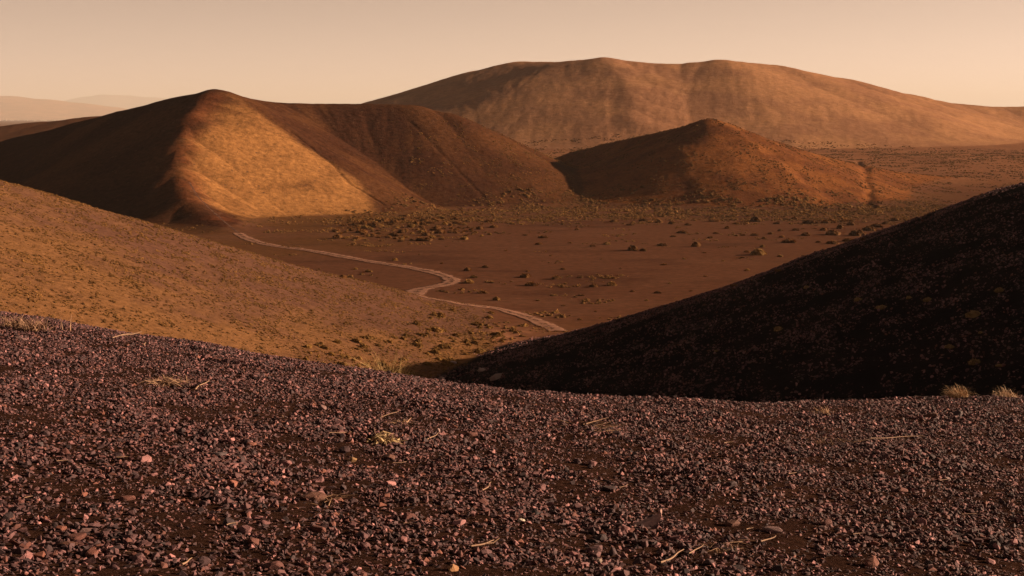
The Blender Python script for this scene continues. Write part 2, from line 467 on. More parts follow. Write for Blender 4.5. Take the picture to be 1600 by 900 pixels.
# ------------------------------------------------------------------ dirt track
def resample(P, step):
    P = np.asarray(P); L = np.concatenate([[0], np.cumsum(np.linalg.norm(np.diff(P, axis=0), axis=1))])
    s = np.arange(0, L[-1], step)
    return np.stack([np.interp(s, L, P[:, i]) for i in range(P.shape[1])], 1)

def catmull(P, n=14):
    P = np.asarray(P, float); P = np.vstack([2 * P[0] - P[1], P, 2 * P[-1] - P[-2]])
    out = []
    for i in range(1, len(P) - 2):
        p0, p1, p2, p3 = P[i - 1:i + 3]
        for t in np.linspace(0, 1, n, endpoint=False):
            out.append(.5 * (2 * p1 + (p2 - p0) * t + (2 * p0 - 5 * p1 + 4 * p2 - p3) * t * t + (3 * p1 - p0 - 3 * p2 + p3) * t ** 3))
    out.append(P[-2]); return np.array(out)

track_mat, nt, b_ = new_mat('track_dust', .98, .05)
tn = nt.nodes.new('ShaderNodeTexNoise'); tn.inputs['Scale'].default_value = .8; tn.inputs['Detail'].default_value = 6
tcn = nt.nodes.new('ShaderNodeTexCoord'); nt.links.new(tcn.outputs['Object'], tn.inputs['Vector'])
ta = nt.nodes.new('ShaderNodeAttribute'); ta.attribute_name = 'mineral'
tm = nt.nodes.new('ShaderNodeMapRange'); tm.inputs[1].default_value = .3; tm.inputs[2].default_value = .7; tm.inputs[3].default_value = .65; tm.inputs[4].default_value = 1.25
tv_ = nt.nodes.new('ShaderNodeVectorMath'); tv_.operation = 'SCALE'
nt.links.new(tn.outputs[0], tm.inputs[0]); nt.links.new(ta.outputs['Color'], tv_.inputs[0]); nt.links.new(tm.outputs[0], tv_.inputs['Scale'])
nt.links.new(tv_.outputs[0], b_.inputs['Base Color'])
tr_ = nt.nodes.new('ShaderNodeBsdfTransparent'); mx_ = nt.nodes.new('ShaderNodeMixShader')
tn2 = nt.nodes.new('ShaderNodeTexNoise'); tn2.inputs['Scale'].default_value = .55; tn2.inputs['Detail'].default_value = 8; tn2.inputs['Roughness'].default_value = .75
nt.links.new(tcn.outputs['Object'], tn2.inputs['Vector'])
ad_ = nt.nodes.new('ShaderNodeMath'); ad_.operation = 'ADD'; nt.links.new(ta.outputs['Alpha'], ad_.inputs[0]); tc2 = nt.nodes.new('ShaderNodeMapRange'); tc2.inputs[1].default_value = .3; tc2.inputs[2].default_value = .7; nt.links.new(tn2.outputs[0], tc2.inputs[0]); nt.links.new(tc2.outputs[0], ad_.inputs[1])
fe_ = nt.nodes.new('ShaderNodeMapRange'); fe_.inputs[1].default_value = .78; fe_.inputs[2].default_value = 1.15; nt.links.new(ad_.outputs[0], fe_.inputs[0])
nt.links.new(fe_.outputs[0], mx_.inputs[0]); nt.links.new(tr_.outputs[0], mx_.inputs[1]); nt.links.new(b_.outputs[0], mx_.inputs[2])
nt.links.new(mx_.outputs[0], nt.nodes['Material Output'].inputs['Surface'])

def track(name, label, pix, width, col_rut, col_mid, rise=1.0):
    a = np.array(pix, float)
    q = ground_at(a[:, 0], a[:, 1], 120, 700)
    q = q[~np.isnan(q[:, 0])][:, :2]
    c = resample(catmull(q), 1.2)
    d = np.gradient(c, axis=0); d /= np.linalg.norm(d, axis=1, keepdims=True) + 1e-9
    n = np.stack([-d[:, 1], d[:, 0]], 1)
    prof = np.array([-1.25, -1.0, -.62, -.42, -.18, .18, .42, .62, 1.0, 1.25]) * width / 2
    lift = np.array([-.25, .07, .06, .05, .09, .09, .05, .06, .07, -.25]) * rise
    cc = np.array([-.9, -.2, 1, .9, -.1, -.1, .9, 1, -.2, -.9])
    s = np.arange(len(c)) * 1.2
    wob = 1 + .45 * noise(s / 9, s * 0, 3) + .35 * noise(s / 2.5, s * 0 + 3, 4)
    X = c[:, :1] + n[:, :1] * prof[None] * wob[:, None]; Y = c[:, 1:] + n[:, 1:] * prof[None] * wob[:, None]
    Z = np.maximum(heights(X, Y)[0], heights(X, Y, False)[0]) + lift[None]
    C = np.array(col_mid)[None, None] + (np.array(col_rut) - np.array(col_mid))[None, None] * cc[None, :, None] * (.75 + .5 * noise(X / 3, Y / 3, 9))[..., None]
    r, k = X.shape; ix = np.arange(r * k).reshape(r, k)
    F = np.stack([ix[:-1, :-1], ix[1:, :-1], ix[1:, 1:], ix[:-1, 1:]], -1).reshape(-1, 4)
    me = mesh_from(name, np.stack([X, Y, Z], -1).reshape(-1, 3), F, track_mat, C.reshape(-1, 3).clip(.01, 1), alpha=np.tile(np.array([-.1, .30, .82, .80, .60, .60, .80, .82, .30, -.1]), (r, 1)))
    return tag(link(name, me), label, kind='structure')

track('dirt_track', 'pale dirt track winding across the valley floor',
      [(372, 364), (385, 372), (408, 380), (440, 386), (480, 391), (540, 402), (600, 412), (650, 420), (685, 428), (704, 436), (704, 442), (685, 447), (664, 451), (650, 457), (660, 463), (690, 469), (714, 474), (745, 478), (775, 482), (805, 490), (832, 499), (858, 511), (873, 518)],
      3.4, (.20, .098, .066), (.15, .072, .047))
track('footpath', 'thin footpath climbing the arm of the crater hill', [(296, 285), (306, 302), (320, 318), (338, 335), (355, 350), (372, 364)], .7, (.075, .036, .025), (.06, .028, .02), .3)

# ------------------------------------------------------------------ stones
def stone_mat(name):
    m, nt, b = new_mat(name, .85, .3)
    N, L = nt.nodes, nt.links
    at = N.new('ShaderNodeAttribute'); at.attribute_name = 'mineral'
    tc = N.new('ShaderNodeTexCoord')
    n1 = N.new('ShaderNodeTexNoise'); n1.inputs['Scale'].default_value = 45; n1.inputs['Detail'].default_value = 5; n1.inputs['Roughness'].default_value = .7
    L.new(tc.outputs['Object'], n1.inputs['Vector'])
    mr = N.new('ShaderNodeMapRange'); mr.inputs[1].default_value = .3; mr.inputs[2].default_value = .7; mr.inputs[3].default_value = .65; mr.inputs[4].default_value = 1.35
    L.new(n1.outputs[0], mr.inputs[0])
    mu = N.new('ShaderNodeVectorMath'); mu.operation = 'SCALE'
    L.new(at.outputs['Color'], mu.inputs[0]); L.new(mr.outputs[0], mu.inputs['Scale']); L.new(mu.outputs[0], b.inputs['Base Color'])
    bp = N.new('ShaderNodeBump'); bp.inputs['Strength'].default_value = .5; bp.inputs['Distance'].default_value = .004
    L.new(n1.outputs[0], bp.inputs['Height']); L.new(bp.outputs[0], b.inputs['Normal'])
    return m
STONE = stone_mat('cinder_stone')

def hull(n, seed, flat=.6, long=1.3):
    r = random.Random(seed)
    bm = bmesh.new()
    for _ in range(n):
        v = Vector((r.gauss(0, 1), r.gauss(0, 1), r.gauss(0, 1))).normalized() * r.uniform(.75, 1.05)
        bm.verts.new((v.x * long * .5, v.y * .5, v.z * flat * .5))
    bmesh.ops.convex_hull(bm, input=bm.verts[:])
    for v in [v for v in bm.verts if not v.link_faces]: bm.verts.remove(v)
    bmesh.ops.triangulate(bm, faces=bm.faces[:])
    bm.verts.index_update()
    V = np.array([v.co[:] for v in bm.verts]); F = np.array([[v.index for v in f.verts] for f in bm.faces])
    bm.free(); return V, F
HULLS = [hull(random.randint(8, 12), 100 + i, random.uniform(.45, .85), random.uniform(1.0, 1.7)) for i in range(30)]

PALETTE = np.array([(.105, .078, .088), (.075, .058, .068), (.14, .102, .112), (.050, .040, .048), (.19, .138, .150), (.27, .195, .205),
                    (.14, .082, .068), (.20, .118, .088), (.034, .028, .034), (.38, .29, .30), (.11, .062, .056)])
PALETTE = PALETTE * np.array([.64, .385, .365])
PW = np.array([.19, .19, .17, .11, .14, .08, .045, .025, .05, .016, .05]); PW = PW / PW.sum()

def rot_xyz(a, b, c):
    return np.array(Euler((a, b, c)).to_matrix())

def cluster(seed, n, radius, smin, smax_, dark=1.0):
    r = np.random.default_rng(seed)
    Vs, Fs, Cs, off = [], [], [], 0
    for i in range(n):
        V, F = HULLS[r.integers(len(HULLS))]
        sz = smin + (smax_ - smin) * r.random() ** 2.2
        rad_, th = radius * math.sqrt(r.random()), r.random() * 6.283
        M = rot_xyz(r.normal(0, .55), r.normal(0, .55), r.random() * 6.28)
        W = V @ M.T * sz + np.array([rad_ * math.cos(th), rad_ * math.sin(th), sz * r.uniform(-.05, .34)])
        c = PALETTE[r.choice(len(PALETTE), p=PW)] * r.uniform(.75, 1.3) * dark
        Vs.append(W); Fs.append(F + off); Cs.append(np.tile(c, (len(W), 1))); off += len(W)
    return np.concatenate(Vs), np.concatenate(Fs), np.concatenate(Cs)

def library(name, builders, mat):
    """a collection of source shapes, used only through the scatter below"""
    c = bpy.data.collections.new(name)
    for i, (V, F, C) in enumerate(builders):
        c.objects.link(bpy.data.objects.new('%s_%02d' % (name, i), mesh_from(name, V, F, mat, C, smooth_shade=False)))
    return c

def scatter(name, label, lib, pts, rot, scl, pick):
    me = bpy.data.meshes.new(name)
    me.vertices.add(len(pts)); me.vertices.foreach_set('co', np.ascontiguousarray(pts, np.float32).ravel())
    a = me.attributes.new('rot', 'FLOAT_VECTOR', 'POINT'); a.data.foreach_set('vector', np.ascontiguousarray(rot, np.float32).ravel())
    a = me.attributes.new('scl', 'FLOAT_VECTOR', 'POINT')
    if scl.ndim == 1: scl = np.repeat(scl[:, None], 3, 1)
    a.data.foreach_set('vector', np.ascontiguousarray(scl, np.float32).ravel())
    a = me.attributes.new('pick', 'INT', 'POINT'); a.data.foreach_set('value', np.ascontiguousarray(pick, np.int32))
    o = link(name, me)
    g = bpy.data.node_groups.new(name, 'GeometryNodeTree')
    g.interface.new_socket('Geometry', in_out='INPUT', socket_type='NodeSocketGeometry')
    g.interface.new_socket('Geometry', in_out='OUTPUT', socket_type='NodeSocketGeometry')
    N, L = g.nodes, g.links
    gi, go = N.new('NodeGroupInput'), N.new('NodeGroupOutput')
    ci = N.new('GeometryNodeCollectionInfo'); ci.inputs['Collection'].default_value = lib
    ci.inputs['Separate Children'].default_value = True; ci.inputs['Reset Children'].default_value = True
    ip = N.new('GeometryNodeInstanceOnPoints'); ip.inputs['Pick Instance'].default_value = True
    def attr(n, t):
        x = N.new('GeometryNodeInputNamedAttribute'); x.data_type = t; x.inputs['Name'].default_value = n
        return x.outputs['Attribute']
    L.new(gi.outputs[0], ip.inputs['Points']); L.new(ci.outputs[0], ip.inputs['Instance'])
    L.new(attr('pick', 'INT'), ip.inputs['Instance Index'])
    L.new(attr('scl', 'FLOAT_VECTOR'), ip.inputs['Scale'])
    e2r = N.new('FunctionNodeEulerToRotation'); L.new(attr('rot', 'FLOAT_VECTOR'), e2r.inputs[0]); L.new(e2r.outputs[0], ip.inputs['Rotation'])
    L.new(ip.outputs[0], go.inputs[0])
    md = o.modifiers.new('scatter', 'NODES'); md.node_group = g
    return tag(o, label, kind='stuff')

def normals_at(x, y, e=.25):
    z0 = heights(x, y)[0]
    zx = heights(x + e, y)[0]; zy = heights(x, y + e)[0]
    n = np.stack([-(zx - z0) / e, -(zy - z0) / e, np.ones_like(z0)], -1)
    return z0, n / np.linalg.norm(n, axis=-1, keepdims=True)

def tilt_eulers(n, spin):
    out = np.zeros((len(n), 3))
    for i in range(len(n)):
        q = Vector((0, 0, 1)).rotation_difference(Vector(n[i]))
        out[i] = (q.to_matrix() @ Matrix.Rotation(spin[i], 3, 'Z')).to_euler()
    return out

LIB_GRAVEL = library('gravel_source', [cluster(500 + i, 76, .16, .005, .036) for i in range(14)], STONE)
# gravel underfoot
ng = 27000
rr = np.sqrt(rng.uniform(3.4 ** 2, 21.0 ** 2, ng))
gx, gy = rng.uniform(-1, 1, ng) * (.44 * rr + 2.6), rr
px_ = 800 + FPX * gx / gy
keep = (heights(gx, gy)[1] == 1) & (rng.random(ng) > .15 * smooth(.15, .6, fbm(gx / 1.1, gy / .7, 3, 201)))
gx, gy = gx[keep], gy[keep]
gz = fg_height(gx, gy)
e = .2
gn = np.stack([-(fg_height(gx + e, gy) - gz) / e, -(fg_height(gx, gy + e) - gz) / e, np.ones_like(gz)], -1); gn /= np.linalg.norm(gn, axis=1, keepdims=True)
sc = rng.uniform(.65, 1.3, len(gx)) * (1 + .55 * fbm(gx / .9, gy / .9, 3, 77)).clip(.6, 1.7)
scatter('gravel', 'loose dark pinkish volcanic gravel covering the foreground', LIB_GRAVEL, np.stack([gx, gy, gz - .004 - .012 * rng.random(len(gx)) ** 2], -1), tilt_eulers(gn, rng.uniform(0, 6.28, len(gx))), sc, rng.integers(0, 14, len(gx)))

# stones over the shaded hill
LIB_SCREE = library('scree_source', [cluster(700 + i, 26, 1.6, .05, .30, 1.25) for i in range(10)], STONE)
n2_ = 5200
sx = rng.uniform(-12, 85, n2_); sy = rng.uniform(40, 192, n2_)
keep = (heights(sx, sy)[1] == 2) & (np.abs(sx / sy) < .5)
sx, sy = sx[keep], sy[keep]
sz_, sn = normals_at(sx, sy)
scatter('scree', 'scattered cinder stones on the shaded black hillside', LIB_SCREE, np.stack([sx, sy, sz_], -1), tilt_eulers(sn, rng.uniform(0, 6.28, len(sx))), rng.uniform(.6, 1.3, len(sx)), rng.integers(0, 10, len(sx)))

# ------------------------------------------------------------------ shrubs
leaf_mat, nt, b_ = new_mat('dry_foliage', .9, .05)
at_ = nt.nodes.new('ShaderNodeAttribute'); at_.attribute_name = 'mineral'
oi = nt.nodes.new('ShaderNodeObjectInfo')
mr_ = nt.nodes.new('ShaderNodeMapRange'); mr_.inputs[3].default_value = .7; mr_.inputs[4].default_value = 1.3
mu_ = nt.nodes.new('ShaderNodeVectorMath'); mu_.operation = 'SCALE'
nt.links.new(oi.outputs['Random'], mr_.inputs[0]); nt.links.new(at_.outputs['Color'], mu_.inputs[0]); nt.links.new(mr_.outputs[0], mu_.inputs['Scale'])
nt.links.new(mu_.outputs[0], b_.inputs['Base Color'])

def dome(seed, colour, colour2, h, seg=9, rings=4, rough=.22, cx=0.0, cy=0.0, size=1.0):
    """lumpy cushion, about unit width, base at z = 0"""
    r = np.random.default_rng(seed)
    V, F, C = [], [], []
    for k in range(rings):
        a = math.pi / 2 * k / rings
        for q in range(seg):
            t = 6.2832 * (q + .5 * (k % 2)) / seg
            w = .5 * math.cos(a) * (1 + r.normal(0, rough)) * size
            V.append((cx + w * math.cos(t), cy + w * math.sin(t), h * size * math.sin(a) * (1 + r.normal(0, rough * .7)) - (.04 if k == 0 else 0)))
            C.append(np.array(colour) + (np.array(colour2) - np.array(colour)) * r.random())
    V.append((cx, cy, h * size)); C.append(np.array(colour2))
    for k in range(rings - 1):
        for q in range(seg):
            a0, a1 = k * seg + q, k * seg + (q + 1) % seg
            b0, b1 = a0 + seg, a1 + seg
            F += [(a0, a1, b0), (a1, b1, b0)]
    for q in range(seg): F.append(((rings - 1) * seg + q, (rings - 1) * seg + (q + 1) % seg, rings * seg))
    return np.array(V), np.array(F), np.array(C)

def bush(seed, n, colour, colour2, h=.55, blade=.16, lobes=3, spiky=.5, radius=.5):
    """cushions of twigs with leaf sprays standing out of them, unit width, base at z = 0"""
    r = np.random.default_rng(seed)
    Vs, Fs, Cs, off = [], [], [], 0
    ctr = [(0, 0, .78)] + [(r.uniform(-.3, .3), r.uniform(-.26, .26), r.uniform(.38, .62)) for _ in range(lobes)]
    for k, (cx, cy, cs) in enumerate(ctr):
        V, F, C = dome(seed * 7 + k, np.array(colour) * .55, np.array(colour2) * .6, h * r.uniform(.8, 1.1), 8, 3, .2, cx, cy, cs)
        Vs.append(V); Fs.append(F + off); Cs.append(C); off += len(V)
    lv, lf, lc = [], [], []
    for i in range(n):
        cx, cy, cs = ctr[r.integers(len(ctr))]
        d = r.normal(size=3); d[2] = abs(d[2]) * .8 + .05; d /= np.linalg.norm(d)
        q = r.uniform(.8, 1.0) * cs * radius
        p = np.array([cx + d[0] * q, cy + d[1] * q, d[2] * q * h * 2])
        up = d * np.array([1, 1, 1.1]) + r.normal(0, spiky, 3) * .6; up[2] += .2; up /= np.linalg.norm(up)
        sd = np.cross(up, r.normal(size=3)); sd /= np.linalg.norm(sd)
        L = blade * r.uniform(.5, 1.2); W = L * r.uniform(.3, .6)
        c = np.array(colour) + (np.array(colour2) - np.array(colour)) * r.random()
        k = len(lv)
        lv += [p - sd * W * .5, p + sd * W * .5, p + up * L]
        lf.append((k, k + 1, k + 2)); lc += [c * 1.25] * 3
    if n:
        Vs.append(np.array(lv)); Fs.append(np.array(lf) + off); Cs.append(np.array(lc))
    V = np.concatenate(Vs); V[:, 2] = np.maximum(V[:, 2], -.05)
    return V, np.concatenate(Fs), np.concatenate(Cs)

OLIVE = [bush(900 + i, 420, (.055, .023, .008), (.18, .077, .024), h=.42 + .05 * (i % 3), blade=.12, lobes=3 + i % 3) for i in range(7)]
GOLD = [bush(930 + i, 380, (.11, .053, .017), (.25, .130, .040), h=.40 + .05 * (i % 3), blade=.12, lobes=2 + i % 3) for i in range(7)]
ME_PALE = [mesh_from('pale_shrub', V, F, leaf_mat, C * np.array([1.3, 1.45, 2.0]), smooth_shade=False) for V, F, C in GOLD]
ME_OLIVE = [mesh_from('olive_shrub', V, F, leaf_mat, C, smooth_shade=False) for V, F, C in OLIVE]
ME_GOLD = [mesh_from('golden_shrub', V, F, leaf_mat, C, smooth_shade=False) for V, F, C in GOLD]

def put_shrub(name, meshes, q, width, label, group, squash=1.0):
    o = bpy.data.objects.new(name, random.choice(meshes)); col.objects.link(o)
    o.location = (q[0], q[1], q[2] - .03)
    o.rotation_euler = (0, 0, random.uniform(0, 6.28))
    w = width * random.uniform(.9, 1.1)
    o.scale = (w, w * random.uniform(.8, 1.0), w * random.uniform(.75, 1.05) * squash)
    return tag(o, label, 'shrub', group)

def on_ground(px, py, d0=120, d1=900):
    q = ground_at(px, py, d0, d1)
    ok = ~np.isnan(q[:, 0])
    q[ok, 2] = heights(q[ok, 0].copy(), q[ok, 1].copy())[0]
    return q

OPEN = [(847,372,18),(821,368,11),(925,385,13),(948,382,18),(989,391,28),(1006,392,15),(1033,384,16),(1067,364,22),(1052,370,14),(1089,385,22),(842,382,12),(891,380,10),(902,359,10),
        (730,423,16),(758,418,14),(820,433,24),(830,446,21),(869,436,19),(733,442,23),(739,434,15),(754,458,20),(775,469,18),(956,446,21),(928,448,17),(1028,458,14),(989,456,10),(881,421,11),
        (824,424,10),(769,442,11),(575,425,13),(618,407,14),(556,421,10),(537,434,16),(1047,443,10),(1111,372,11),(1136,357,13),(1119,365,11),(1160,368,12),(1179,368,18),(1194,373,12),
        (1219,361,10),(1185,398,32),(1168,394,14),(1160,403,10),(1219,401,16),(1191,386,11),(1168,423,12),(1218,423,14),(1151,447,19),(1069,405,8),(1037,414,13),(1102,432,9),(970,420,8),(910,462,9),
        (690,412,8),(655,398,8),(1130,408,8),(1255,400,9),(1100,395,8),(940,405,8),(860,400,9),(790,392,8),(880,478,9),(930,487,8),(1010,470,9),(1080,455,9),(840,470,10),(905,500,10)]
BAND = [(1266,349,22),(1296,348,22),(1321,346,16),(1242,343,14),(1183,346,22),(1115,346,19),(1242,360,13),(1260,368,20),(1287,360,15),(1313,357,15),(1302,367,27),(1232,379,21),(1279,379,9),(1302,381,18),
        (1325,377,20),(1340,368,24),(1359,360,23),(1370,355,21),(1005,345,16),(1030,348,14),(960,347,15),(985,352,12),(1050,350,14),(1075,352,12),(1150,350,12),(1215,350,12),(1205,366,10),(1222,371,11),(1385,350,18),(1400,345,18),(1350,375,16),(1330,352,14)]
lab_open = 'low olive brown shrub standing alone on the open valley floor'
lab_band = 'olive brown shrub in the loose band below the small cone'
a = np.array(OPEN, float); q = on_ground(a[:, 0], a[:, 1])
uniq = {(989,391): 'widest olive shrub in the middle of the open valley floor', (1185,398): 'widest dark shrub right of centre on the valley floor',
        (820,433): 'rounded shrub right of the bend of the dirt track', (733,442): 'golden brown shrub just right of the sharp track bend', (1151,447): 'shrub beside the edge of the shaded hill, low on the valley floor'}
ORD = ['first', 'second', 'third', 'fourth', 'fifth', 'sixth', 'seventh', 'eighth', 'ninth', 'tenth', 'eleventh', 'twelfth', 'thirteenth', 'fourteenth', 'fifteenth', 'sixteenth', 'seventeenth', 'eighteenth']
def zone(r):
    side = 'left of the track bend' if r[0] < 700 else 'right of the track bend' if r[0] < 800 else 'left of the valley middle' if r[0] < 905 else 'at the valley middle' if r[0] < 1040 else 'right of the valley middle' if r[0] < 1140 else 'beside the shaded hill'
    return side, ('near' if r[1] > 415 else 'middle' if r[1] > 375 else 'far')
def ordinal_label(r, rows, zf, text):
    mates = sorted([k for k in rows if zf(k) == zf(r)])
    i = mates.index(r)
    if len(mates) == 1: return text % zf(r) + ', the only one there'
    return text % zf(r) + ', ' + ORD[i] + ' from left'
for p, r_ in zip(q, OPEN):
    if np.isnan(p[0]): continue
    put_shrub('shrub', ME_OLIVE if random.random() < .75 else ME_GOLD, p, .88 * r_[2] * p[1] / FPX, uniq.get(r_[:2]) or ordinal_label(r_, OPEN, zone, 'low shrub %s, in the %s rows'), 'shrubs on the valley floor')
a = np.array(BAND, float); q = on_ground(a[:, 0], a[:, 1])
for p, r_ in zip(q, BAND):
    if not np.isnan(p[0]): put_shrub('shrub', ME_OLIVE, p, r_[2] * p[1] / FPX, ordinal_label(r_, BAND, lambda k: ('left' if k[0] < 1100 else 'middle' if k[0] < 1250 else 'right', 'upper' if k[1] < 354 else 'lower'), 'olive shrub below the cone, %s part, %s row'), 'shrubs below the cone')

def in_poly(px, py, poly):
    c = np.zeros(len(px), bool); n = len(poly)
    for i in range(n):
        x1, y1 = poly[i]; x2, y2 = poly[(i + 1) % n]
        m = ((y1 > py) != (y2 > py)) & (px < (x2 - x1) * (py - y1) / (y2 - y1 + 1e-9) + x1)
        c ^= m
    return c
def in_region(poly, n):
    p = np.array(poly, float); out = []
    while len(out) < n:
        x = rng.uniform(p[:, 0].min(), p[:, 0].max(), n); y = rng.uniform(p[:, 1].min(), p[:, 1].max(), n)
        m = in_poly(x, y, poly); out += list(zip(x[m], y[m]))
    return np.array(out[:n])

pp = in_region([(540, 350), (575, 338), (660, 336), (760, 342), (775, 352), (768, 368), (720, 377), (600, 378), (530, 375), (500, 365)], 165)
for p in on_ground(pp[:, 0], pp[:, 1]):
    if not np.isnan(p[0]): put_shrub('shrub', ME_OLIVE if random.random() < .7 else ME_GOLD, p, random.choice([7, 8, 9, 9, 10, 10, 11, 12, 13, 15, 18]) * p[1] / FPX, 'olive brown shrub in the dense thicket below the crater wall', 'shrubs in the thicket below the crater wall')
pp = in_region([(420, 560), (520, 530), (640, 505), (700, 480), (760, 486), (820, 510), (790, 540), (740, 555), (680, 585), (560, 585)], 120)
for p in on_ground(pp[:, 0], pp[:, 1]):
    if not np.isnan(p[0]) and heights(p[:1].copy(), p[1:2].copy())[1][0] != 2:
        put_shrub('dry_shrub', ME_GOLD, p, random.uniform(8, 19) * p[1] / FPX, 'small straw yellow cushion shrub at the toe of the ochre hillside', 'straw yellow cushion shrubs near the end of the track')
HILLSH = [(1522, 494, 40), (1378, 482, 26), (1450, 470, 20), (1484, 543, 24), (1562, 455, 22), (1524, 568, 28), (1562, 572, 18), (1120, 549, 14), (1216, 516, 22), (1420, 466, 14), (1532, 520, 12), (1260, 450, 16), (1340, 470, 16)]
a = np.array(HILLSH, float); q = on_ground(a[:, 0], a[:, 1], 30, 260)
for i, (p, r_) in enumerate(zip(q, HILLSH)):
    if not np.isnan(p[0]):
        put_shrub('dry_shrub', ME_PALE, p, .8 * r_[2] * p[1] / FPX, 'largest pale dry shrub on the shaded black hillside' if i == 0 else 'small pale dry shrub on the shaded black hillside, %s from left' % ORD[sorted(HILLSH[1:]).index(r_)], 'dry shrubs on the shaded hillside')

# tufts too many to count
def tufts(seed, n, radius, smin, smax_, c1, c2):
    r = np.random.default_rng(seed); Vs, Fs, Cs, off = [], [], [], 0
    for i in range(n):
        V, F, C = bush(seed * 31 + i, 10, c1, c2, h=.36, blade=.3, lobes=1, spiky=.4)
        s_ = r.uniform(smin, smax_); t, u = r.random() * 6.28, radius * math.sqrt(r.random())
        V = V * s_ + np.array([u * math.cos(t), u * math.sin(t), 0])
        Vs.append(V); Fs.append(F + off); Cs.append(C * r.uniform(.7, 1.2)); off += len(V)
    return np.concatenate(Vs), np.concatenate(Fs), np.concatenate(Cs)
LIB_TUFT = library('tuft_source', [tufts(40 + i, 9, 2.6, .3, .9, (.11, .050, .017), (.22, .110, .037)) for i in range(8)], leaf_mat)
def tuft_field(name, label, x, y, ids, scale, density=None):
    z, h = heights(x, y)
    k = np.isin(h, ids)
    if density is not None: k &= rng.random(len(x)) < density(x, y, z)
    x, y, z = x[k], y[k], z[k]
    z2, n = normals_at(x, y, .6)
    scatter(name, label, LIB_TUFT, np.stack([x, y, z2 - .02], -1), tilt_eulers(n, rng.uniform(0, 6.28, len(x))), rng.uniform(.6, 1.4, len(x)) * scale * np.where((y > 400) & (x < -45) & (z > 3), .5, 1), rng.integers(0, 8, len(x)))
m_ = 4600
tuft_field('hillside_tufts', 'tiny ochre tufts dotted over the left hillside', rng.uniform(-95, 0, m_), rng.uniform(110, 222, m_), [3], .46)
m_ = 5500
tuft_field('valley_tufts', 'fine dry tufts dotted over the valley floor', rng.uniform(-120, 150, m_), rng.uniform(160, 520, m_), [0], 1.1,
           lambda x, y, z: np.clip(.04 + 1.0 * smooth(395, 430, y) + .9 * smooth(240, 200, y) * smooth(20, -20, x) + .8 * smooth(.05, .4, fbm(x / 25, y / 25, 2, 7)) * smooth(-5, -35, x) * smooth(300, 330, y) + .15 * smooth(.1, .5, fbm(x / 30, y / 30, 2, 17)), 0, 1))
m_ = 1500
tuft_field('band_tufts', 'dense band of golden tufts along the foot of the hills', rng.uniform(-75, 150, m_), rng.uniform(402, 500, m_), [0, 4, 5], 1.6,
           lambda x, y, z: np.clip((.1 + .9 * smooth(-.1, .35, fbm(x / 14, y / 14, 2, 27))) * (z < 5) * smooth(402, 440, y + 14 * noise(x / 12, y / 9, 29)) * smooth(-60, -42, x), 0, 1))
m_ = 7000
tuft_field('cone_tufts', 'small tufts dotted over the cone and the crater wall', rng.uniform(-130, 190, m_), rng.uniform(400, 640, m_), [4, 5], .8,
           lambda x, y, z: np.where(x > -5, .55, .07 + .25 * smooth(-60, 0, x)) * np.where(x < -45, .35 * (y < 480), 1) * (z < 30))
m_ = 6000
tuft_field('plain_tufts', 'small tufts dotted over the plain below the mountain', rng.uniform(-250, 420, m_), rng.uniform(490, 900, m_), [0, 6], 1.15)

# ------------------------------------------------------------------ things lying on the gravel
def fg_at(px, py):
    """point of the gravel slope on the line of sight"""
    d = np.arange(4.0, 22, .04)
    P = sight(np.full(d.shape, px), np.full(d.shape, py), d)
    u = P[:, 2] < fg_height(P[:, 0], P[:, 1])
    p = P[np.argmax(u)] if u.any() else sight(px, py, 17.0)
    p = np.array(p); p[2] = float(fg_height(p[:1], p[1:2])[0])
    return p

def big_stone(seed, colour, flat, long):
    V, F = hull(22, seed, flat, long)
    bm = bmesh.new()
    vs = [bm.verts.new(v) for v in V]
    for f in F: bm.faces.new([vs[i] for i in f])
    bmesh.ops.dissolve_limit(bm, angle_limit=.30, verts=bm.verts[:], edges=bm.edges[:])
    bmesh.ops.bevel(bm, geom=bm.edges[:], offset=.035, segments=1, profile=.6, affect='EDGES')
    bmesh.ops.triangulate(bm, faces=bm.faces[:])
    r = random.Random(seed)
    for v in bm.verts: v.co += Vector((r.gauss(0, .008), r.gauss(0, .008), r.gauss(0, .008)))
    me = bpy.data.meshes.new('stone'); bm.to_mesh(me); bm.free()
    ca = me.color_attributes.new('mineral', 'FLOAT_COLOR', 'POINT')
    ca.data.foreach_set('color', np.tile(np.array([*colour, 1], np.float32), len(me.vertices)))
    me.materials.append(STONE)
    return me

def put_stone(me, p, size, label, group=None, rot=None, sink=.12, name='stone', cat='stone'):
    o = bpy.data.objects.new(name, me); col.objects.link(o)
    o.location = (p[0], p[1], p[2] + size * sink)
    o.rotation_euler = rot or (random.gauss(0, .25), random.gauss(0, .25), random.uniform(0, 6.28))
    o.scale = (size, size, size)
    return tag(o, label, cat, group)

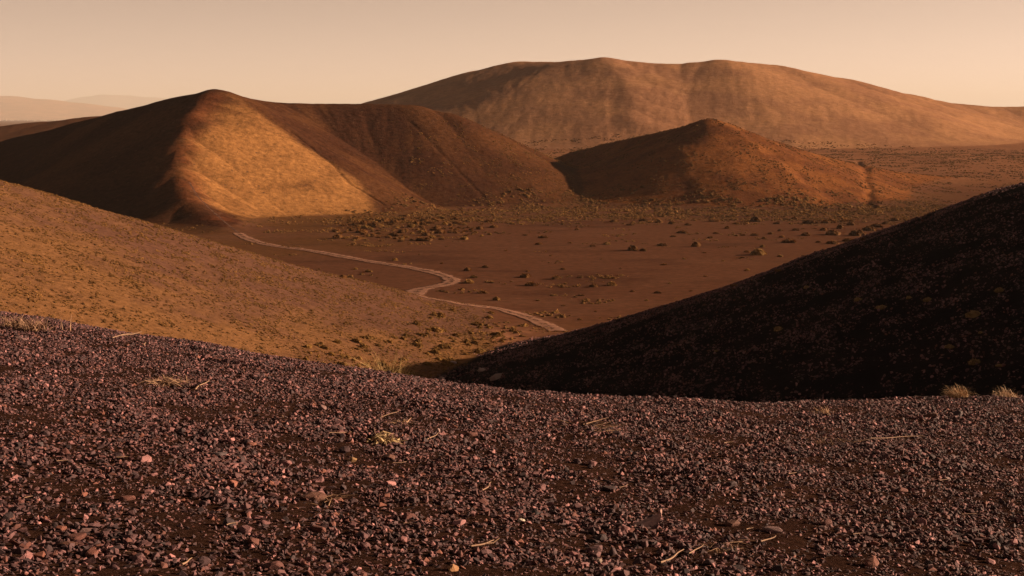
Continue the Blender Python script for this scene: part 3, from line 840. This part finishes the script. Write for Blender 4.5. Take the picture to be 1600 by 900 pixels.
GREY, PINK, RUST, PALE, DARK = (.055, .037, .040), (.14, .078, .075), (.085, .034, .024), (.20, .13, .125), (.022, .016, .018)
NAMED = [(487, 782, 52, RUST, .5, 1.5, 'wide low rusty brown rock at the left of the foreground gravel'),
         (1206, 832, 36, PINK, .45, 1.5, 'flat pale pink stone casting a dark shadow, right foreground'),
         (1142, 822, 30, RUST, .6, 1.2, 'rust red stone left of the flat pale pink stone'),
         (103, 856, 44, RUST, .45, 1.5, 'dark rust red flat rock in the bottom left corner'),
         (133, 835, 30, PINK, .5, 1.5, 'flat pinkish stone above the rust red rock, bottom left'),
         (340, 715, 34, GREY, .6, 1.4, 'grey brown angular rock in the left foreground'),
         (504, 641, 16, PINK, .8, 1.1, 'small pink block near the middle of the gravel crest'),
         (1497, 651, 17, GREY, 1.1, 1.0, 'grey pointed rock standing upright below the golden grass tufts'),
         (1452, 654, 34, RUST, .5, 1.5, 'brown flat rock left of the upright pointed rock'),
         (608, 718, 24, RUST, .7, 1.1, 'brown angular stone below the dried leaf clump'),
         (550, 722, 18, (.2, .11, .05), .8, 1.0, 'ochre block left of the brown angular stone'),
         (684, 675, 10, PALE, .9, 1.0, 'round pale grey pebble right of the dried leaf clump'),
         (1480, 751, 13, PALE, .8, 1.1, 'whitish pebble at the right of the gravel'),
         (814, 818, 14, (.42, .36, .30), .7, 1.2, 'cream coloured stone chip in the middle foreground'),
         (30, 532, 34, PINK, .4, 1.8, 'long pale pink stone by the straw tufts, upper left'),
         (834, 806, 22, DARK, .7, 1.2, 'black stone above the cream coloured chip'),
         (1285, 828, 20, PINK, .6, 1.4, 'pink stone right of the flat pale pink stone'),
         (933, 880, 22, (.14, .10, .08), .7, 1.2, 'grey brown rounded stone at the bottom edge'),
         (708, 893, 20, (.26, .13, .06), .9, 1.0, 'orange brown stone at the very bottom edge'),
         (60, 700, 22, GREY, .7, 1.2, 'grey stone at the left edge of the gravel'),
         (1062, 702, 18, PINK, .5, 1.5, 'pinkish flat stone right of the gravel middle'),
         (340, 548, 16, PALE, .5, 1.6, 'pale pink stone on the gravel crest, left half')]
for i, (px, py, w, c, fl, lo, lab) in enumerate(NAMED):
    p = fg_at(px, py)
    put_stone(big_stone(300 + i, c, fl, lo), p, w / lo * p[1] / FPX * 1.05, lab, rot=(random.gauss(0, .12), random.gauss(0, .12), random.gauss(0, .5)))
# the curved shard
bm = bmesh.new()
prev = None
for k in range(9):
    t = k / 8; a = -1.9 + 2.3 * t
    cx, cz = .07 * math.cos(a), .07 * math.sin(a) + .07
    wd = .010 + .022 * math.sin(math.pi * min(1, t * 1.15 + .05))
    ring = [bm.verts.new((cx * 1.5 + ox, oy + .02 * t, cz * .75 + oz)) for ox, oy, oz in ((0, -wd, 0), (.006, 0, .010), (0, wd, 0), (-.006, 0, -.008))]
    if prev:
        for q_ in range(4): bm.faces.new((prev[q_], prev[(q_ + 1) % 4], ring[(q_ + 1) % 4], ring[q_]))
    else: bm.faces.new(ring[::-1])
    prev = ring
bm.faces.new(prev)
bmesh.ops.recalc_face_normals(bm, faces=bm.faces[:])
me = bpy.data.meshes.new('shard'); bm.to_mesh(me); bm.free()
ca = me.color_attributes.new('mineral', 'FLOAT_COLOR', 'POINT'); ca.data.foreach_set('color', np.tile(np.array([.27, .16, .14, 1], np.float32), len(me.vertices)))
me.materials.append(STONE)
p = fg_at(1000, 824)
o = link('curved_shard', me, loc=(p[0], p[1], p[2] + .005)); o.rotation_euler = (R(25), 0, R(15)); o.scale = (1.05,) * 3
tag(o, 'curved pink lava shard with an upturned tip in the foreground', 'stone')

TONES = ['grey', 'dark grey', 'pinkish grey', 'black', 'pale pink', 'light pink', 'brown', 'rusty', 'charcoal', 'whitish', 'maroon']
SM = [(i % len(PALETTE), big_stone(400 + i, PALETTE[i % len(PALETTE)] * random.uniform(.9, 1.3), random.uniform(.5, .9), random.uniform(1, 1.6))) for i in range(22)]
spots = []
for i in range(150):
    py = 520 + 375 * random.random() ** .75; px = random.uniform(5, 1595)
    lim = np.interp(px, [0, 400, 800, 1200, 1600], [505, 566, 616, 645, 650])
    if py < lim: py = lim + random.uniform(4, 240)
    spots.append((px, py, random.choice(range(22)), random.choice([.045, .05, .055, .06, .07, .08])))
def stone_zone(r):
    return (TONES[SM[r[2]][0]], 'left' if r[0] < 533 else 'middle' if r[0] < 1066 else 'right', 'upper' if r[1] < 690 else 'centre' if r[1] < 790 else 'bottom')
for r_ in spots:
    put_stone(SM[r_[2]][1], fg_at(r_[0], r_[1]), r_[3], ordinal_label(r_, spots, stone_zone, 'larger %s stone, %s third of gravel, %s part'), 'larger stones lying in the gravel')

# twigs
twig_mat, nt, b_ = new_mat('dry_wood', .85, .2)
wn_ = nt.nodes.new('ShaderNodeTexNoise'); wn_.inputs['Scale'].default_value = 60; wn_.inputs['Detail'].default_value = 4
wr_ = nt.nodes.new('ShaderNodeValToRGB'); wr_.color_ramp.elements[0].color = (.14, .08, .05, 1); wr_.color_ramp.elements[1].color = (.25, .155, .105, 1)
nt.links.new(wn_.outputs[0], wr_.inputs[0]); nt.links.new(wr_.outputs[0], b_.inputs['Base Color'])

def tube(bm, pts, r0, r1, n=5):
    pts = [Vector(p) for p in pts]; prev = None
    for i, p in enumerate(pts):
        d = (pts[min(i + 1, len(pts) - 1)] - pts[max(i - 1, 0)]).normalized()
        a = d.cross(Vector((.3, .2, 1))).normalized(); b2 = d.cross(a)
        r_ = r0 + (r1 - r0) * i / (len(pts) - 1)
        ring = [bm.verts.new(p + (a * math.cos(6.2832 * k / n) + b2 * math.sin(6.2832 * k / n)) * r_) for k in range(n)]
        if prev:
            for k in range(n): bm.faces.new((prev[k], prev[(k + 1) % n], ring[(k + 1) % n], ring[k]))
        else: bm.faces.new(ring[::-1])
        prev = ring
    bm.faces.new(prev)

def twig(pa, pb, rad_, label, bend=.15, fork=False, group=None, lift=.022):
    A, B = Vector(fg_at(*pa)), Vector(fg_at(*pb))
    L = (B - A).length
    n = (B - A).cross(Vector((0, 0, 1))).normalized()
    pts = []
    ph = random.uniform(0, 6)
    for k in range(9):
        t = k / 8
        p = A.lerp(B, t) - A + n * bend * .5 * L * math.sin(math.pi * t) + n * .02 * L * math.sin(7 * t + ph) + Vector((0, 0, lift))
        pts.append(p)
    bm = bmesh.new(); tube(bm, pts, rad_ * .62, rad_ * .25)
    me = bpy.data.meshes.new('twig'); bm.to_mesh(me); bm.free(); me.materials.append(twig_mat)
    o = link('twig', me, loc=A); tag(o, label, 'twig', group)
    if fork:
        bm = bmesh.new()
        base = pts[4]; d = (pts[8] - pts[0]) * .38
        tube(bm, [base, base + d * .5 + n * L * .10, base + d + n * L * .16 + Vector((0, 0, .02))], rad_ * .6, rad_ * .3)
        me2 = bpy.data.meshes.new('side_branch'); bm.to_mesh(me2); bm.free(); me2.materials.append(twig_mat)
        link('side_branch', me2, o)
    return o
twig((303, 613), (326, 598), .011, 'bright straight straw twig right of the dead grass clump', .02)
twig((598, 690), (626, 648), .007, 'thin curved pale stem rising from the dried leaf clump', -.22)
twig((737, 862), (772, 852), .008, 'pale bent twig in the bottom middle of the gravel', .12, True)
twig((1033, 888), (1068, 866), .009, 'pale diagonal twig at the bottom, right of centre', .05)
twig((1075, 872), (1098, 858), .006, 'thin twig right of the pale diagonal twig', .1)
twig((215, 535), (246, 545), .012, 'bleached pink branch on the gravel crest at left', .08, True)
twig((178, 532), (212, 524), .009, 'bleached forked twig left of the bleached pink branch', -.15, True)
twig((515, 682), (550, 681), .006, 'thin straw coloured stem left of the dried leaf clump', .06)
twig((668, 692), (686, 682), .007, 'short pale twig right of the dried leaf clump', .03)
twig((755, 772), (768, 760), .006, 'short thin twig in the middle of the gravel', .03)
twig((285, 890), (300, 882), .008, 'short pale twig at the bottom left edge', .05)
twig((1188, 853), (1212, 846), .007, 'straw twig below the flat pale pink stone', .15)
twig((1360, 690), (1440, 686), .006, 'long thin stem lying across the gravel at right', .04)
twig((440, 655), (460, 664), .007, 'pale short twig in the upper middle gravel', .1)
for i in range(26):
    px, py = random.uniform(20, 1580), random.uniform(665, 890); a = random.uniform(-.6, .6); L_ = random.uniform(9, 24)
    twig((px, py), (px + L_ * math.cos(a), py - L_ * math.sin(a) * .5), random.uniform(.003, .005), 'tiny straw stem lying loose on the gravel', random.uniform(-.2, .2), group='tiny straw stems on the gravel')

# grass tufts
grass_mat, nt, b_ = new_mat('dry_grass', .75, .2)
ga = nt.nodes.new('ShaderNodeAttribute'); ga.attribute_name = 'mineral'; nt.links.new(ga.outputs['Color'], b_.inputs['Base Color'])
b_.inputs['Subsurface Weight'].default_value = 0
def blades(seed, n, h, spread, width, c1, c2, droop=.5, base=.05, lie=0.0):
    r = np.random.default_rng(seed); V, F, C = [], [], []
    for i in range(n):
        th = r.random() * 6.283; lean = spread * r.random() ** .7
        H = h * r.uniform(.45, 1.0); d = np.array([math.cos(th), math.sin(th), 0])
        p0 = np.array([r.normal(0, base), r.normal(0, base), 0]); sd = np.array([-d[1], d[0], 0]) + r.normal(0, .5, 3); sd /= np.linalg.norm(sd)
        c = np.array(c1) + (np.array(c2) - np.array(c1)) * r.random()
        k = len(V)
        for j in range(4):
            t = j / 3; l = lean + droop * t * t * r.uniform(.6, 1.2)
            q = p0 + d * H * t * math.sin(min(l + lie, 1.55)) + np.array([0, 0, H * t * math.cos(min(l + lie, 1.5)) + .005])
            w = width * (1 - .8 * t) * .5
            V += [q - sd * w, q + sd * w]; C += [c, c]
        for j in range(3): F.append((k + 2 * j, k + 2 * j + 1, k + 2 * j + 3, k + 2 * j + 2))
    return np.array(V), np.array(F), np.array(C)
STRAW, STRAW2 = (.14, .076, .046), (.30, .175, .11)
def grass(name, px, py, label, seed, n, h, spread, width=.006, c1=STRAW, c2=STRAW2, cat='grass', p=None, group=None, **kw):
    p = fg_at(px, py) if p is None else p
    V, F, C = blades(seed, n, h, spread, width, c1, c2, **kw)
    return tag(link(name, mesh_from(name, V, F, grass_mat, C, smooth_shade=False), loc=tuple(p)), label, cat, group)
grass('grass_tuft', 22, 512, 'sparse straw grass tuft on the crest at the far left', 1, 150, .20, 1.0, .009, base=.07)
grass('grass_tuft', 52, 518, 'straw grass tuft with arching blades, second from the far left', 2, 170, .22, 1.0, .009, base=.07)
grass('upright_dry_grass', 97, 516, 'thin upright dry grass stem on the crest, left one of a pair', 3, 5, .17, .12, .008, droop=.05, base=.012)
grass('upright_dry_grass', 110, 517, 'thin upright dry grass stem on the crest, right one of a pair', 4, 6, .18, .12, .009, droop=.05, base=.012)
grass('dead_grass_clump', 262, 602, 'flattened clump of dead straw on the left gravel', 5, 150, .2, .5, .008, droop=.5, base=.07, lie=.75)
grass('golden_grass_tuft', 1497, 622, 'bushy golden grass tuft on the gravel edge at right', 6, 320, .175, 1.15, .007, (.26, .15, .078), (.48, .31, .17), base=.055, droop=.5)
grass('golden_grass_tuft', 1572, 622, 'ragged golden grass tuft nearest the right edge', 7, 220, .15, 1.15, .007, (.26, .155, .09), (.47, .31, .19), base=.055, droop=.5)
grass('grass_tuft', 1403, 606, 'tiny straw sprig between the shaded hill and the golden tufts', 8, 16, .09, 1.0, .007, base=.02)
grass('grass_tuft', 1150, 628, 'thin greyish grass tuft on the gravel crest right of centre', 9, 60, .18, .8, .004, (.10, .07, .045), (.20, .14, .09), base=.05)
grass('grass_tuft', 1287, 648, 'small rusty straw tuft on the crest, right half', 10, 60, .10, 1.0, .006, (.25, .13, .07), (.40, .24, .14), base=.035)
grass('dried_leaf_clump', 597, 692, 'pale dried leaf clump in the middle of the gravel', 11, 46, .15, .6, .020, (.34, .23, .12), (.52, .37, .21), cat='dead plant', base=.05, lie=.75)
grass('dead_grass_clump', 625, 663, 'small flat pale straw mat right above the dried leaf clump', 12, 40, .13, .5, .008, base=.03, lie=1.0)
grass('dead_grass_clump', 1290, 692, 'thin straw strewn over the gravel at right', 13, 40, .3, .5, .006, base=.12, lie=1.1)
grass('dead_grass_clump', 930, 672, 'thin straw strewn over the gravel near the crest, centre right', 14, 45, .3, .5, .006, base=.12, lie=1.1)
grass('dead_grass_clump', 1125, 862, 'faded straw lying on the gravel at the bottom right', 15, 40, .15, .5, .005, base=.06, lie=1.1)
grass('dead_grass_clump', 510, 785, 'thin pale straw over the wide low rusty rock', 16, 36, .13, .5, .005, base=.05, lie=1.0)
# plants just behind the crest
def behind_crest(px, py, d):
    p = sight(px, py, d); p[2] = min(p[2], float(heights(np.array([p[0]]), np.array([p[1]]))[0][0])) ; return p
p = behind_crest(600, 590, 17.0)
grass('yellow_shrub', 0, 0, 'pale yellow green feathery shrub peeking over the gravel crest', 21, 320, .70, .45, .009, (.16, .10, .038), (.34, .22, .09), cat='shrub', p=p, base=.08, droop=.35)
p = behind_crest(258, 540, 18.5)
grass('dark_shrub', 0, 0, 'dark twiggy shrub peeking over the gravel crest at left', 22, 220, .36, .9, .006, (.03, .02, .012), (.07, .045, .025), cat='shrub', p=p, base=.07, droop=.3)

# boulders near the end of the track and pale buildings far away
for i, (px, py, w, lab) in enumerate([(776, 592, 24, 'pinkish boulder lying in the shadow at the toe of the dark hill'), (752, 580, 16, 'smaller boulder left of the pinkish boulder in the shadow'), (708, 568, 14, 'rounded pale boulder at the edge of the hill shadow'), (690, 592, 12, 'small boulder half hidden behind the gravel crest')]):
    q = on_ground([px], [py], 100, 260)[0]
    if not np.isnan(q[0]): put_stone(big_stone(600 + i, (.24, .16, .14), .7, 1.3), q, w * q[1] / FPX / 1.2, lab, name='boulder', cat='boulder')
hm, nt, b_ = new_mat('pale_plaster', .9, .1); b_.inputs['Base Color'].default_value = (.42, .33, .27, 1)
hr, nt, b_ = new_mat('pale_roof', .9, .1); b_.inputs['Base Color'].default_value = (.6, .5, .42, 1)
wall = box_mesh('wall', (-.5, -.5, 0), (.5, .5, .7)); wall.materials.append(hm)
roof = box_mesh('roof', (-.54, -.54, .7), (.54, .54, .80)); roof.materials.append(hr)
for i in range(22):
    px = random.choice([random.uniform(-10, 60), random.uniform(50, 105), random.uniform(60, 150)]); d = random.uniform(15000, 18000)
    x = (px - 800) / FPX * d; s_ = random.uniform(8, 18)
    e_ = bpy.data.objects.new('pale_building', None); col.objects.link(e_)
    e_.location = (x, d, 2.4); e_.scale = (s_ * random.uniform(1, 2.2), s_, s_ * random.uniform(.7, 1.1)); e_.rotation_euler = (0, 0, random.uniform(-.5, .5))
    tag(e_, 'tiny pale building at the foot of the distant orange hill', 'building', 'pale buildings far across the plain')
    link('wall', wall, e_); link('roof', roof, e_)
